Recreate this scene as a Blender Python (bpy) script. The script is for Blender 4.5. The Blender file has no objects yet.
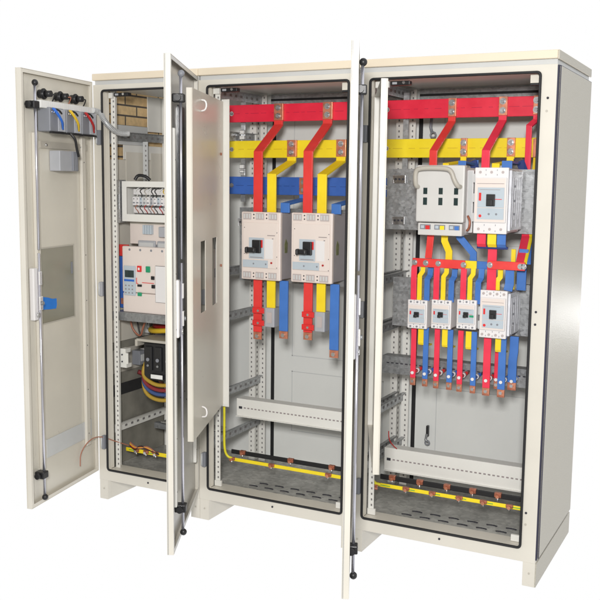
import bpy, bmesh, math, random
from mathutils import Vector, Matrix
random.seed(7)
S = bpy.context.scene
COL = S.collection
PI = math.pi

# ------------------------------------------------------------------ materials
def mat(name, col, rough=0.5, metal=0.0, var=0.06, nscale=9.0, bump=0.0, bscale=300.0, coat=0.0, emit=None, rvar=0.0, stretch=(1, 1, 1), trans=0.0):
    m = bpy.data.materials.new(name); m.use_nodes = True
    nt = m.node_tree; N = nt.nodes; L = nt.links
    b = N['Principled BSDF']
    tc = N.new('ShaderNodeTexCoord')
    mp = N.new('ShaderNodeMapping'); mp.inputs['Scale'].default_value = stretch
    L.new(tc.outputs['Object'], mp.inputs['Vector'])
    nz = N.new('ShaderNodeTexNoise'); nz.inputs['Scale'].default_value = nscale; nz.inputs['Detail'].default_value = 5
    L.new(mp.outputs[0], nz.inputs['Vector'])
    cr = N.new('ShaderNodeValToRGB')
    cr.color_ramp.elements[0].position = 0.3; cr.color_ramp.elements[1].position = 0.7
    lo = [max(0, c * (1 - var)) for c in col]; hi = [min(1, c * (1 + var)) for c in col]
    cr.color_ramp.elements[0].color = (*lo, 1); cr.color_ramp.elements[1].color = (*hi, 1)
    L.new(nz.outputs['Fac'], cr.inputs['Fac'])
    L.new(cr.outputs['Color'], b.inputs['Base Color'])
    b.inputs['Metallic'].default_value = metal
    b.inputs['Roughness'].default_value = rough
    if rvar:
        mr = N.new('ShaderNodeMapRange')
        mr.inputs['From Min'].default_value = 0.3; mr.inputs['From Max'].default_value = 0.7
        mr.inputs['To Min'].default_value = max(.02, rough - rvar); mr.inputs['To Max'].default_value = min(1, rough + rvar)
        L.new(nz.outputs['Fac'], mr.inputs['Value']); L.new(mr.outputs[0], b.inputs['Roughness'])
    if coat:
        b.inputs['Coat Weight'].default_value = coat; b.inputs['Coat Roughness'].default_value = 0.15
    if trans:
        b.inputs['Transmission Weight'].default_value = trans
    if bump:
        n2 = N.new('ShaderNodeTexNoise'); n2.inputs['Scale'].default_value = bscale; n2.inputs['Detail'].default_value = 2
        L.new(tc.outputs['Object'], n2.inputs['Vector'])
        bp = N.new('ShaderNodeBump'); bp.inputs['Strength'].default_value = bump; bp.inputs['Distance'].default_value = 0.002
        L.new(n2.outputs['Fac'], bp.inputs['Height']); L.new(bp.outputs[0], b.inputs['Normal'])
    if emit:
        b.inputs['Emission Color'].default_value = (*emit[:3], 1); b.inputs['Emission Strength'].default_value = emit[3]
    return m

M = {}
M['cream'] = mat('cream_powder_coat', (.70, .665, .59), .38, var=.04, nscale=4, bump=.16, bscale=420, coat=.12, rvar=.08)
M['roofc'] = mat('cream_roof_paint', (.78, .68, .53), .45, var=.04, nscale=3, bump=.1, bscale=420)
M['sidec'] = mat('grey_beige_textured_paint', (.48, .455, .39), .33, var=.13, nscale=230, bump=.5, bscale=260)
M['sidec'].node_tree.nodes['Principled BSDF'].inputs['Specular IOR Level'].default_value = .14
M['door'] = mat('door_inner_paint', (.68, .645, .565), .34, var=.04, nscale=4, bump=.14, bscale=420, coat=.2, rvar=.08)
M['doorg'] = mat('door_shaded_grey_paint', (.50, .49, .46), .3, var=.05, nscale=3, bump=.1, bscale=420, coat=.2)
M['bgrey'] = mat('light_grey_back_panel', (.76, .77, .75), .42, var=.035, nscale=2.5, bump=.08)
M['white'] = mat('white_painted_steel', (.80, .79, .75), .4, var=.03, nscale=6, bump=.05)
M['galv'] = mat('galvanised_steel', (.42, .43, .44), .40, metal=.6, var=.08, nscale=9)
M['galvd'] = mat('dark_galvanised_steel', (.34, .35, .36), .44, metal=.55, var=.08, nscale=12, rvar=.1)
M['zinc'] = mat('bright_zinc', (.80, .80, .82), .22, metal=.95, var=.08, nscale=30, rvar=.08)
M['rod'] = mat('polished_rod_steel', (.74, .74, .82), .25, metal=.85, var=.05)
M['floor'] = mat('grey_floor_sheet', (.44, .435, .41), .5, metal=.25, var=.26, nscale=6, rvar=.1)
def spangle(m, scale):
    nt = m.node_tree; N = nt.nodes; L = nt.links; b = N['Principled BSDF']
    src = b.inputs['Base Color'].links[0].from_socket
    tc = N.new('ShaderNodeTexCoord'); v = N.new('ShaderNodeTexVoronoi'); v.inputs['Scale'].default_value = scale
    L.new(tc.outputs['Object'], v.inputs['Vector'])
    sx = N.new('ShaderNodeSeparateColor'); L.new(v.outputs['Color'], sx.inputs[0])
    mr = N.new('ShaderNodeMapRange'); mr.inputs['To Min'].default_value = .82; mr.inputs['To Max'].default_value = 1.14
    L.new(sx.outputs[0], mr.inputs['Value'])
    w = N.new('ShaderNodeTexWave'); w.bands_direction = 'Z'; w.inputs['Scale'].default_value = 40; w.inputs['Distortion'].default_value = 6; w.inputs['Detail'].default_value = 4
    L.new(tc.outputs['Object'], w.inputs['Vector'])
    mr2 = N.new('ShaderNodeMapRange'); mr2.inputs['To Min'].default_value = .94; mr2.inputs['To Max'].default_value = 1.04; L.new(w.outputs['Fac'], mr2.inputs['Value'])
    mm = N.new('ShaderNodeMath'); mm.operation = 'MULTIPLY'; L.new(mr.outputs[0], mm.inputs[0]); L.new(mr2.outputs[0], mm.inputs[1])
    vm = N.new('ShaderNodeVectorMath'); vm.operation = 'SCALE'; L.new(src, vm.inputs[0]); L.new(mm.outputs[0], vm.inputs['Scale'])
    L.new(vm.outputs[0], b.inputs['Base Color'])
    r2 = N.new('ShaderNodeMapRange'); r2.inputs['To Min'].default_value = .30; r2.inputs['To Max'].default_value = .52; L.new(sx.outputs[1], r2.inputs['Value']); L.new(r2.outputs[0], b.inputs['Roughness'])
spangle(M['galv'], 90); spangle(M['galvd'], 90); spangle(M['floor'], 60)
M['black'] = mat('black_plastic', (.018, .018, .02), .4, var=.1)
M['rubber'] = mat('black_rubber_gasket', (.012, .012, .014), .6, var=.1)
M['phole'] = mat('shaded_perforation', (.20, .19, .19), .8, var=.1)
M['hole'] = mat('dark_hole', (.035, .035, .045), .8, var=.1)
M['seam'] = mat('dark_blue_black_seam', (.02, .02, .05), .6, var=.1)
M['red'] = mat('red_busbar_sleeve', (.82, .022, .06), .42, var=.06, nscale=14, bump=.25, bscale=28, rvar=.08)
M['yellow'] = mat('yellow_busbar_sleeve', (.98, .76, .02), .42, var=.05, nscale=14, bump=.25, bscale=28, rvar=.08)
M['blue'] = mat('blue_busbar_sleeve', (.045, .14, .50), .42, var=.08, nscale=14, bump=.25, bscale=28, rvar=.08)
M['red2'] = mat('red_link_sleeve', (.80, .05, .045), .4, var=.07, nscale=14, bump=.22, bscale=34, rvar=.08)
M['pink'] = mat('pinkish_red_link_sleeve', (.86, .04, .085), .4, var=.07, nscale=14, bump=.22, bscale=34, rvar=.08)
M['yellow2'] = mat('yellow_link_sleeve', (.98, .72, .02), .4, var=.07, nscale=14, bump=.22, bscale=34, rvar=.08)
M['blue2'] = mat('blue_link_sleeve', (.06, .19, .56), .4, var=.09, nscale=14, bump=.22, bscale=34, rvar=.08)
M['navy'] = mat('navy_link_sleeve', (.012, .035, .18), .4, var=.08)
M['copper'] = mat('copper', (.72, .30, .19), .36, metal=.65, var=.18, nscale=40, rvar=.1)
M['brownc'] = mat('dull_copper_clamp', (.42, .15, .09), .45, metal=.4, var=.25, nscale=60)
M['shell'] = mat('pinkish_white_breaker_plastic', (.80, .71, .66), .42, var=.02, nscale=5, bump=.03)
M['shellw'] = mat('white_breaker_plastic', (.82, .80, .80), .38, var=.02, nscale=5)
M['shellg'] = mat('light_grey_plastic', (.60, .61, .61), .4, var=.03)
M['sheltop'] = mat('mauve_grey_plastic', (.50, .44, .43), .45, var=.04)
M['facebl'] = mat('pale_blue_grey_faceplate', (.50, .57, .63), .4, var=.03)
M['sideg'] = mat('warm_grey_breaker_side', (.42, .39, .40), .45, var=.06, nscale=12)
M['fusew'] = mat('fuse_switch_grey_white', (.68, .67, .65), .42, var=.03)
M['shroud'] = mat('clear_plastic_shroud', (.74, .75, .80), .2, var=.12, nscale=25, rvar=.1)
M['lcd'] = mat('dark_display', (.03, .05, .05), .15, var=.1)
M['green'] = mat('green_button', (.02, .33, .16), .4)
M['redb'] = mat('red_button', (.75, .03, .03), .4)
M['mgrey'] = mat('meter_grey_plastic', (.24, .25, .28), .42, var=.06)
M['mgreyl'] = mat('meter_light_grey_plastic', (.42, .43, .46), .42, var=.06)
M['handle'] = mat('warm_grey_handle', (.50, .47, .41), .4, var=.03)
M['cabg'] = mat('yellow_green_wire', (.78, .70, .03), .4, var=.1, nscale=20)
M['grn'] = mat('green_stripe', (.15, .45, .08), .4)
M['olive'] = mat('olive_sticker', (.20, .21, .10), .5, var=.2, nscale=40)
M['bluepatch'] = mat('blue_glass_patch', (.01, .20, .72), .5, var=.1)
M['wred'] = mat('red_wire', (.45, .02, .02), .4); M['wyel'] = mat('yellow_wire', (.75, .50, .03), .4)
M['wbrn'] = mat('brown_wire', (.42, .16, .10), .4); M['wblk'] = mat('black_wire', (.02, .02, .022), .4)
M['wblu'] = mat('blue_wire', (.03, .15, .60), .4)
M['wyeld'] = mat('dull_yellow_cable', (.42, .27, .03), .5); M['wblud'] = mat('dull_blue_cable', (.04, .08, .22), .5); M['wredd'] = mat('dull_red_cable', (.22, .02, .025), .5)
M['paper'] = mat('white_label', (.82, .82, .80), .6)
M['text'] = mat('printed_text', (.30, .26, .26), .6)
M['concrete'] = mat('grey_concrete', (.21, .20, .17), .85, var=.25, nscale=7, bump=.3, bscale=60)
M['dkpan'] = mat('dark_door_reflection', (.085, .095, .11), .22, var=.25, nscale=2, coat=.3)

def brick_mat():
    m = bpy.data.materials.new('yellow_brick'); m.use_nodes = True
    nt = m.node_tree; N = nt.nodes; L = nt.links; b = N['Principled BSDF']
    tc = N.new('ShaderNodeTexCoord'); sp = N.new('ShaderNodeSeparateXYZ'); cb = N.new('ShaderNodeCombineXYZ')
    L.new(tc.outputs['Object'], sp.inputs[0]); L.new(sp.outputs['Y'], cb.inputs['X']); L.new(sp.outputs['Z'], cb.inputs['Y'])
    br = N.new('ShaderNodeTexBrick')
    br.inputs['Color1'].default_value = (.95, .68, .34, 1); br.inputs['Color2'].default_value = (.78, .54, .25, 1)
    br.inputs['Mortar'].default_value = (.05, .035, .025, 1); br.inputs['Scale'].default_value = 1
    br.inputs['Brick Width'].default_value = .19; br.inputs['Row Height'].default_value = .052
    br.inputs['Mortar Size'].default_value = .005; br.inputs['Mortar Smooth'].default_value = .2
    L.new(cb.outputs[0], br.inputs['Vector'])
    nz = N.new('ShaderNodeTexNoise'); nz.inputs['Scale'].default_value = 45; nz.inputs['Detail'].default_value = 6
    L.new(tc.outputs['Object'], nz.inputs['Vector'])
    mx = N.new('ShaderNodeMixRGB'); mx.blend_type = 'MULTIPLY'; mx.inputs['Fac'].default_value = .5
    L.new(br.outputs['Color'], mx.inputs[1]); L.new(nz.outputs['Fac'], mx.inputs[2])
    hs = N.new('ShaderNodeBrightContrast'); hs.inputs['Bright'].default_value = .06
    L.new(mx.outputs[0], hs.inputs['Color']); L.new(hs.outputs[0], b.inputs['Base Color'])
    bp = N.new('ShaderNodeBump'); bp.inputs['Strength'].default_value = .5; bp.inputs['Distance'].default_value = .003
    L.new(nz.outputs['Fac'], bp.inputs['Height']); L.new(bp.outputs[0], b.inputs['Normal'])
    b.inputs['Roughness'].default_value = .85
    return m
M['brick'] = brick_mat()

# ------------------------------------------------------------------ mesh builder
class MB:
    def __init__(s):
        s.bm = bmesh.new(); s.mats = []
    def mi(s, m):
        m = M[m]
        if m not in s.mats: s.mats.append(m)
        return s.mats.index(m)
    def _faces(s, vs, fs, m, smooth=False):
        k = s.mi(m); V = [s.bm.verts.new(v) for v in vs]; out = []
        for f in fs:
            try:
                F = s.bm.faces.new([V[i] for i in f]); F.material_index = k; F.smooth = smooth; out.append(F)
            except ValueError: pass
        return out
    def box(s, x0, x1, y0, y1, z0, z1, m, bev=0.0, seg=2):
        x0, x1 = min(x0, x1), max(x0, x1); y0, y1 = min(y0, y1), max(y0, y1); z0, z1 = min(z0, z1), max(z0, z1)
        v = [(x, y, z) for x in (x0, x1) for y in (y0, y1) for z in (z0, z1)]
        f = [(0, 1, 3, 2), (4, 6, 7, 5), (0, 4, 5, 1), (2, 3, 7, 6), (0, 2, 6, 4), (1, 5, 7, 3)]
        F = s._faces(v, f, m)
        if bev:
            bev = min(bev, .45 * min(x1 - x0, y1 - y0, z1 - z0))
            E = list({e for q in F for e in q.edges})
            bmesh.ops.bevel(s.bm, geom=E, offset=bev, segments=seg, profile=.5, affect='EDGES', clamp_overlap=True)
        return s
    def cyl(s, p0, p1, r, m, n=16, r1=None, cap=True):
        p0 = Vector(p0); p1 = Vector(p1); d = (p1 - p0).normalized()
        a = d.orthogonal().normalized(); b = d.cross(a); r1 = r if r1 is None else r1
        v = []
        for p, rr in ((p0, r), (p1, r1)):
            for i in range(n):
                t = 2 * PI * i / n; v.append(p + (a * math.cos(t) + b * math.sin(t)) * rr)
        f = [(i, (i + 1) % n, n + (i + 1) % n, n + i) for i in range(n)]
        s._faces(v, f, m, True)
        if cap:
            s._faces(v[:n], [tuple(reversed(range(n)))], m); s._faces(v[n:], [tuple(range(n))], m)
        return s
    def ball(s, c, r, m, n=14, sz=1.0):
        c = Vector(c); v = []; f = []; k = n // 2
        for i in range(k + 1):
            th = PI * i / k
            for j in range(n):
                ph = 2 * PI * j / n
                v.append(c + Vector((r * math.sin(th) * math.cos(ph), r * math.sin(th) * math.sin(ph), r * math.cos(th) * sz)))
        for i in range(k):
            for j in range(n):
                f.append((i * n + j, i * n + (j + 1) % n, (i + 1) * n + (j + 1) % n, (i + 1) * n + j))
        s._faces(v, f, m, True); return s
    def tube(s, pts, r, m, n=10, closed=False, smooth_path=0):
        P = [Vector(p) for p in pts]
        for _ in range(smooth_path):
            Q = [] if closed else [P[0]]
            L = len(P)
            for i in range(L if closed else L - 1):
                a, b = P[i], P[(i + 1) % L]
                Q += [a * .75 + b * .25, a * .25 + b * .75]
            if not closed: Q.append(P[-1])
            P = Q
        L = len(P); v = []; a = None
        for i, p in enumerate(P):
            if closed: d = (P[(i + 1) % L] - P[i - 1]).normalized()
            else: d = ((P[min(i + 1, L - 1)]) - P[max(i - 1, 0)]).normalized()
            if a is None: a = d.orthogonal().normalized()
            a = (a - d * a.dot(d)).normalized(); b = d.cross(a)
            for j in range(n):
                t = 2 * PI * j / n; v.append(p + (a * math.cos(t) + b * math.sin(t)) * r)
        f = []
        for i in range(L if closed else L - 1):
            for j in range(n):
                f.append((i * n + j, i * n + (j + 1) % n, ((i + 1) % L) * n + (j + 1) % n, ((i + 1) % L) * n + j))
        s._faces(v, f, m, True)
        if not closed:
            s._faces(v[:n], [tuple(reversed(range(n)))], m); s._faces(v[-n:], [tuple(range(n))], m)
        return s
    def ribbon(s, pts, w, t, m, wd=(1, 0, 0)):
        """flat bar following pts; w wide along wd, t thick"""
        P = [Vector(p) for p in pts]; wd = Vector(wd).normalized(); L = len(P); v = []
        for i, p in enumerate(P):
            ds = []
            if i > 0: ds.append((P[i] - P[i - 1]).normalized())
            if i < L - 1: ds.append((P[i + 1] - P[i]).normalized())
            d = sum(ds, Vector()).normalized()
            ww = (wd - d * wd.dot(d)).normalized() if abs(wd.dot(d)) < .99 else wd
            nrm = d.cross(ww).normalized(); k = 1 / max(.5, d.dot(ds[0]))
            for a, b in ((-1, -1), (1, -1), (1, 1), (-1, 1)):
                v.append(p + ww * (a * w / 2) + nrm * (b * t / 2 * k))
        f = []
        for i in range(L - 1):
            for j in range(4):
                f.append((i * 4 + j, i * 4 + (j + 1) % 4, (i + 1) * 4 + (j + 1) % 4, (i + 1) * 4 + j))
        f += [(3, 2, 1, 0), tuple(range(4 * L - 4, 4 * L))]
        s._faces(v, f, m); return s
    def prism(s, poly, y0, y1, m, axis='y'):
        """poly of (x,z) extruded along y"""
        n = len(poly)
        if axis == 'y': v = [(x, y0, z) for x, z in poly] + [(x, y1, z) for x, z in poly]
        elif axis == 'x': v = [(y0, x, z) for x, z in poly] + [(y1, x, z) for x, z in poly]
        else: v = [(x, z, y0) for x, z in poly] + [(x, z, y1) for x, z in poly]
        f = [tuple(range(n)), tuple(reversed(range(n, 2 * n)))] + [(i, i + n, (i + 1) % n + n, (i + 1) % n) for i in range(n)]
        s._faces(v, f, m); return s
    def sheet(s, x0, x1, z0, z1, y0, y1, m, holes=()):
        """panel in xz with rectangular holes, cells merged"""
        xs = sorted({x0, x1, *[h[0] for h in holes], *[h[1] for h in holes]})
        zs = sorted({z0, z1, *[h[2] for h in holes], *[h[3] for h in holes]})
        def solid(i, j):
            if not (0 <= i < len(xs) - 1 and 0 <= j < len(zs) - 1): return False
            cx = (xs[i] + xs[i + 1]) / 2; cz = (zs[j] + zs[j + 1]) / 2
            return not any(h[0] < cx < h[1] and h[2] < cz < h[3] for h in holes)
        for i in range(len(xs) - 1):
            for j in range(len(zs) - 1):
                if not solid(i, j): continue
                a, b, c, d = xs[i], xs[i + 1], zs[j], zs[j + 1]
                v = [(a, y0, c), (b, y0, c), (b, y0, d), (a, y0, d), (a, y1, c), (b, y1, c), (b, y1, d), (a, y1, d)]
                f = [(0, 1, 2, 3), (7, 6, 5, 4)]
                if not solid(i - 1, j): f.append((0, 3, 7, 4))
                if not solid(i + 1, j): f.append((1, 5, 6, 2))
                if not solid(i, j - 1): f.append((0, 4, 5, 1))
                if not solid(i, j + 1): f.append((3, 2, 6, 7))
                s._faces(v, f, m)
        return s
    def build(s, name, parent=None, loc=(0, 0, 0), rz=0.0, bevel=0.0):
        me = bpy.data.meshes.new(name)
        bmesh.ops.remove_doubles(s.bm, verts=s.bm.verts, dist=1e-6)
        bmesh.ops.recalc_face_normals(s.bm, faces=s.bm.faces)
        s.bm.to_mesh(me); s.bm.free()
        for m in s.mats: me.materials.append(m)
        o = bpy.data.objects.new(name, me); COL.objects.link(o)
        o.location = loc; o.rotation_euler = (0, 0, rz)
        if parent: o.parent = parent
        if bevel:
            b = o.modifiers.new('Bevel', 'BEVEL'); b.width = bevel; b.segments = 2; b.limit_method = 'ANGLE'; b.angle_limit = math.radians(50)
        return o

def tag(o, label, cat, group=None):
    o['label'] = label; o['category'] = cat
    if group: o['group'] = group
    return o
def thing(name, label, cat, loc=(0, 0, 0), group=None):
    o = bpy.data.objects.new(name, None); COL.objects.link(o); o.location = loc; o.empty_display_size = .05
    return tag(o, label, cat, group)
def copy_tree(o, parent=None):
    c = o.copy(); COL.objects.link(c); c.parent = parent
    for ch in list(o.children): copy_tree(ch, c)
    return c

# ------------------------------------------------------------------ cabinets
W = [(0.0, 0.600), (0.6005, 0.789), (1.390, 0.800)]
DEPTH = 0.665
Z_LO, Z_HI = 0.157, 2.020

def knob(mb, x, y, z, r=.012, m='black'):
    mb.cyl((x, y, z), (x, y + .012, z), r * .7, m); mb.ball((x, y + .018, z), r, m)

def post_mb(x, y, z0, z1, sx, sy, m='white', d=.042, wdt=.026, hs='phole'):
    """L-folded perforated upright: front flange at y (towards viewer), web at x"""
    b = MB(); t = .003
    xa, xb = (x, x + wdt * sx)
    b.box(xa, xb, y, y + t, z0, z1, m); b.box(xa, xa + t * sx, y + t, y + d, z0, z1, m)
    xm = (xa + xb) / 2 + .003 * sx; z = z0 + .02
    while z < z1 - .02:
        b.box(xm - .0032, xm + .0032, y - .0012, y + .0005, z, z + .009, hs)
        b.box(xa - .001 * sx if sx > 0 else xa, xa + (0 if sx > 0 else .001), y + .016, y + .026, z, z + .011, hs)
        z += .025
    return b
def rail_depth(x, y0, y1, z, h=.042, m='galv', side=1):
    b = MB(); b.box(x, x + .003, y0, y1, z, z + h, m); b.box(x + .003, x + .018, y0, y1, z + h - .003, z + h, m)
    y = y0 + .03
    while y < y1 - .03:
        b.box(x + .0028, x + .0042, y, y + .018, z + h * .35, z + h * .62, 'phole'); y += .05
    return b

def cabinet(i, label, floor_kind):
    x0, w = W[i]
    t = thing('switchgear_cabinet', label, 'cabinet', (x0, 0, 0), 'bays of the open switchboard')
    gl = .048; gr = w - .048
    if i == 2: gr = w - .062
    if i == 0: gl = .055
    # front frame
    b = MB()
    b.sheet(0, w - .001, .1, 2.048, 0, .026, 'cream', [(gl, gr, Z_LO, Z_HI)])
    # returning lips behind the opening
    b.box(gl - .012, gl, .0265, .05, Z_LO, Z_HI, 'cream'); b.box(gr, gr + .004, .0265, .05, Z_LO, Z_HI, 'cream')
    b.box(gl, gr, .0265, .10, Z_LO - .012, Z_LO - .001, 'cream')
    b.box(gl, gr, .0265, .062, Z_HI + .001, Z_HI + .012, 'cream')
    b.build('front_frame', t, bevel=.0012)
    # gasket
    g = MB(); rr = .013; pts = []
    for cx, cz, a0 in ((gr - rr, Z_HI - rr, 0), (gl + rr, Z_HI - rr, 90), (gl + rr, Z_LO + rr, 180), (gr - rr, Z_LO + rr, 270)):
        for k in range(5):
            a = math.radians(a0 + k * 22.5); pts.append((cx + rr * math.cos(a), -.004, cz + rr * math.sin(a)))
    g.tube(pts, .0055, 'rubber', 8, closed=True); g.build('gasket', t)
    # roof
    b = MB(); b.box(-.002 if i == 0 else 0, w - .001, -.006, DEPTH + .004, 2.068, 2.1, 'roofc', .003)
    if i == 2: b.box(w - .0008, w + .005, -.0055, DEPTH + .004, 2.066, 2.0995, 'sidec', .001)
    b.box(.003, w - .004, .012, DEPTH - .005, 2.048, 2.0675, 'shellg'); b.build('roof', t)
    # plinth sides
    for s in (0, 1):
        b = MB(); xa = 0 if s == 0 else w - .05
        b.box(xa, xa + .0495, .002, .03, 0.0, .0995, 'cream'); 
        b.box(xa if s else xa + .0465, xa + .003 if s else xa + .0495, .0305, DEPTH - .002, 0.0, .0995, 'cream')
        if i == 2 and s == 1:
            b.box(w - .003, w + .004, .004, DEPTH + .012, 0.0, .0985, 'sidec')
        b.cyl((xa + .026, .0025, .055), (xa + .026, -.001, .055), .004, 'handle', 10)
        b.build('plinth', t, bevel=.001)
    # floor and ceiling
    b = MB(); b.box(.0, w, .0275, .6395, .135, .1385, 'floor')
    if floor_kind:
        for r_ in range(3):
            for k in range(6):
                fx = .16 + k * .085 + r_ * .03; fy = .13 + r_ * .05 if floor_kind == 1 else .115 + r_ * .055
                if fx > w - .1: continue
                pts = [(fx + .022 * math.cos(q * PI / 5), fy + .006 * math.sin(q * PI / 5), .1395) for q in range(6)]
                b.ribbon(pts, .008, .003, 'hole', (0, 1, 0)); b.ribbon([(p[0], p[1] + .007, p[2] + .001) for p in pts], .005, .004, 'floor', (0, 1, 0))
    b.build('floor_sheet', t)
    b = MB(); b.box(.0, w, .0275, .6395, 2.036, 2.04, 'bgrey'); b.build('ceiling_sheet', t)
    # rear panel with rectangular swage lines
    b = MB()
    b.box(.03, .05, .6402, .6435, .131, 2.045, 'rubber')
    b.box(.0505, w - (.003 if i == 2 else 0), .64, .648, .130, 2.046, 'bgrey')
    b.box(0, .0295, .64, .648, .130, 2.046, 'bgrey')
    sx0, sx1 = .155, w - .12
    if i:
        for (za, zb) in ((.30, .62), (.70, 1.32), (1.40, 1.93)):
            for q in ((sx0, sx1, zb - .004, zb), (sx0, sx1, za, za + .004), (sx0, sx0 + .004, za, zb), (sx1 - .004, sx1, za, zb)):
                b.box(q[0], q[1], .6385, .6402, q[2], q[3], 'shellg')
    b.build('rear_panel', t)
    if i == 2:
        b = MB(); b.box(w - .0035, w + .001, .0195, DEPTH - .003, .112, 2.047, 'seam')
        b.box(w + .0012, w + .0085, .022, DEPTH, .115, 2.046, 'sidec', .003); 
        b.box(w - .003, w + .0035, .0045, .019, .113, 2.045, 'seam'); b.build('side_panel', t)
    # perforated uprights
    for xx, sx in ((gl + .004, 1), (gr + .026, -1)):
        post_mb(xx, .058, .15, 2.03, sx, 1, 'white').build('perforated_upright', t)
        post_mb(.012 if sx > 0 else w - .012, .545, .14, 2.03, sx, 1, 'white', wdt=.036).build('perforated_upright', t)
    for z in ((1.795, .318) if i == 0 else (1.982, 1.15, .93, .56, .34)):
        rail_depth(.018, .104, .545, z, .042, 'white' if z < .33 else 'galv').build('depth_rail', t)
        rail_depth(w - .022, .104, .545, z, .042, 'galv').build('depth_rail', t)
    if i:
        b = MB(); b.box(.05, w - .05, .585, .60, 1.985, 2.03, 'galv'); b.box(.05, w - .05, .5835, .5848, 2.0, 2.011, 'rubber'); b.build('rear_cross_rail', t)
    # small corner brackets, door switch
    b = MB()
    if i == 0: xs, zs = .085, 2.0
    elif i == 1: xs, zs = .088, 2.001
    else: xs, zs = .115, 2.001
    b.box(xs, xs + .085, .045, .075, zs - .004, zs + .013, 'black', .003)
    b.cyl((xs + .06, .044, zs + .006), (xs + .06, .04, zs + .006), .006, 'zinc', 10)
    b.box(xs + .01, xs + .03, .0435, .0448, zs, zs + .009, 'mgreyl'); b.build('door_switch', t)
    b = MB(); b.box(gl + .004, xs - .004, .04, .0555, zs - .012, zs + .014, 'white'); b.build('corner_bracket', t, bevel=.001)
    if i:
        b = MB(); b.box(gr - .045, gr - .004, .028, .045, 1.984, 2.016, 'cream'); b.box(gr - .045, gr - .004, .03, .05, 1.976, 1.9838, 'rubber'); b.build('corner_bracket', t, bevel=.001)
        b = MB(); b.box(gr - .052, gr - .004, .05, .062, .158, .185, 'white'); b.build('corner_bracket', t, bevel=.001)
        b = MB(); b.box(gl + .004, gl + .04, .05, .062, .158, .185, 'white'); b.build('corner_bracket', t, bevel=.001)
    # screw in lower frame band and on stile
    b = MB()
    for xz in ([(w * .5, .128)] + ([(2.158 - x0, 1.924), (2.156 - x0, 1.876), (2.149 - x0, 1.112), (2.148 - x0, 1.063), (2.145 - x0, .304), (2.145 - x0, .256)] if i == 2 else [])):
        b.cyl((xz[0], -.0022, xz[1]), (xz[0], .001, xz[1]), .0048, 'hole' if xz[1] not in (1.876, .256) else 'handle', 10)
    b.build('frame_screw', t)
    # hinges on the left stile
    for z in (.30, 1.07, 1.80):
        b = MB(); b.box(gl - .022, gl - .006, -.02, -.0005, z - .035, z + .035, 'mgrey' if z != 1.07 else 'mgreyl', .002); b.cyl((gl - .024, -.016, z - .03), (gl - .024, -.016, z + .03), .006, 'shellg', 10)
        b.build('hinge', t)
    return t

cab0 = cabinet(0, 'left bay of the switchboard with cream frame, its door carrying meters, glimpses of brick behind', 0)
cab1 = cabinet(1, 'middle bay of the switchboard with two breakers hanging under red yellow and blue busbars', 1)
cab2 = cabinet(2, 'right bay of the switchboard with textured grey beige side panel and many small breakers', 2)

# slotted white cross rails, low
def slot_rail(t, x0, x1, y, z0, z1, m='white'):
    b = MB(); b.box(x0, x1, y, y + .003, z0, z1, m); b.box(x0, x1, y + .0032, y + .06, z1 - .003, z1, m); b.box(x0, x1, y - .012, y - .0002, z0, z0 + .003, m)
    x = x0 + .02; zm = (z0 + z1) / 2
    while x < x1 - .02:
        b.box(x, x + .011, y - .0012, y + .0005, zm - .003, zm + .003, 'text'); x += .02
    b.box(x0 + .012, x0 + .03, y - .0018, y + .0005, zm - .006, zm + .006, 'hole')
    return b.build('slotted_cross_rail', t)
slot_rail(cab1, .055, .735, .25, .455, .543)
slot_rail(cab2, .048, .742, .25, .302, .408)
# galvanised mounting plates
def plate(t, x0, x1, y, z0, z1, m='galv', name='mounting_plate'):
    b = MB(); b.box(x0, x1, y, y + .003, z0, z1, m); b.box(x0, x1, y + .0032, y + .03, z1 - .003, z1, m); b.box(x0, x1, y + .0032, y + .03, z0, z0 + .003, 'hole')
    return b.build(name, t)
plate(cab1, .055, .735, .272, 1.125, 1.475, 'galvd')
plate(cab2, .02, .742, .275, 1.397, 1.662)
plate(cab2, .06, .742, .275, .968, 1.185)
def bracket(t, x, y, z):
    b = MB(); b.box(x, x + .055, y, y + .003, z, z + .034, 'zinc'); b.box(x - .003, x, y, y + .06, z, z + .034, 'zinc')
    for k in range(3): b.cyl((x + .010 + k * .017, y - .001, z + .017), (x + .010 + k * .017, y + .001, z + .017), .005, 'hole', 10)
    b.build('bright_bracket', t, bevel=.001)
bracket(cab2, .055, .262, 1.60); bracket(cab2, .055, .262, 1.42)
bracket(cab1, .06, .25, 1.39)
# grey beam where the outgoing bars are held
b = MB(); b.box(.02, .742, .27, .273, .748, .828, 'galvd'); b.box(.02, .742, .2732, .33, .825, .828, 'galv'); b.box(.02, .742, .2732, .3, .748, .751, 'galvd')
x = .04
while x < .72: b.box(x, x + .012, .2685, .2705, .794, .799, 'hole'); x += .022
b.build('bus_support_beam', cab2)
# busbar support arms on the left of the middle bay
for x in (-.16, -.055):
    b = MB(); b.box(.045 + x, .07 + x, .39, .396, 1.50, 2.0, 'galv')
    for z in (1.65, 1.84): b.box(.047 + x, .068 + x, .388, .3898, z - .02, z + .03, 'zinc')
    for z in (1.672, 1.812, 1.838): b.box(.044 + x, .072 + x, .374, .3875, z - .012, z + .010, 'paper', .003)
    b.box(.046 + x, .07 + x, .374, .3875, 1.64, 1.654, 'paper', .003)
    b.build('bus_support', cab1)
for x in (.69, .0):
    b = MB(); b.box(.045 + x, .07 + x, .39, .396, 1.50, 2.0, 'galv'); b.build('bus_support', cab2)
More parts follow.
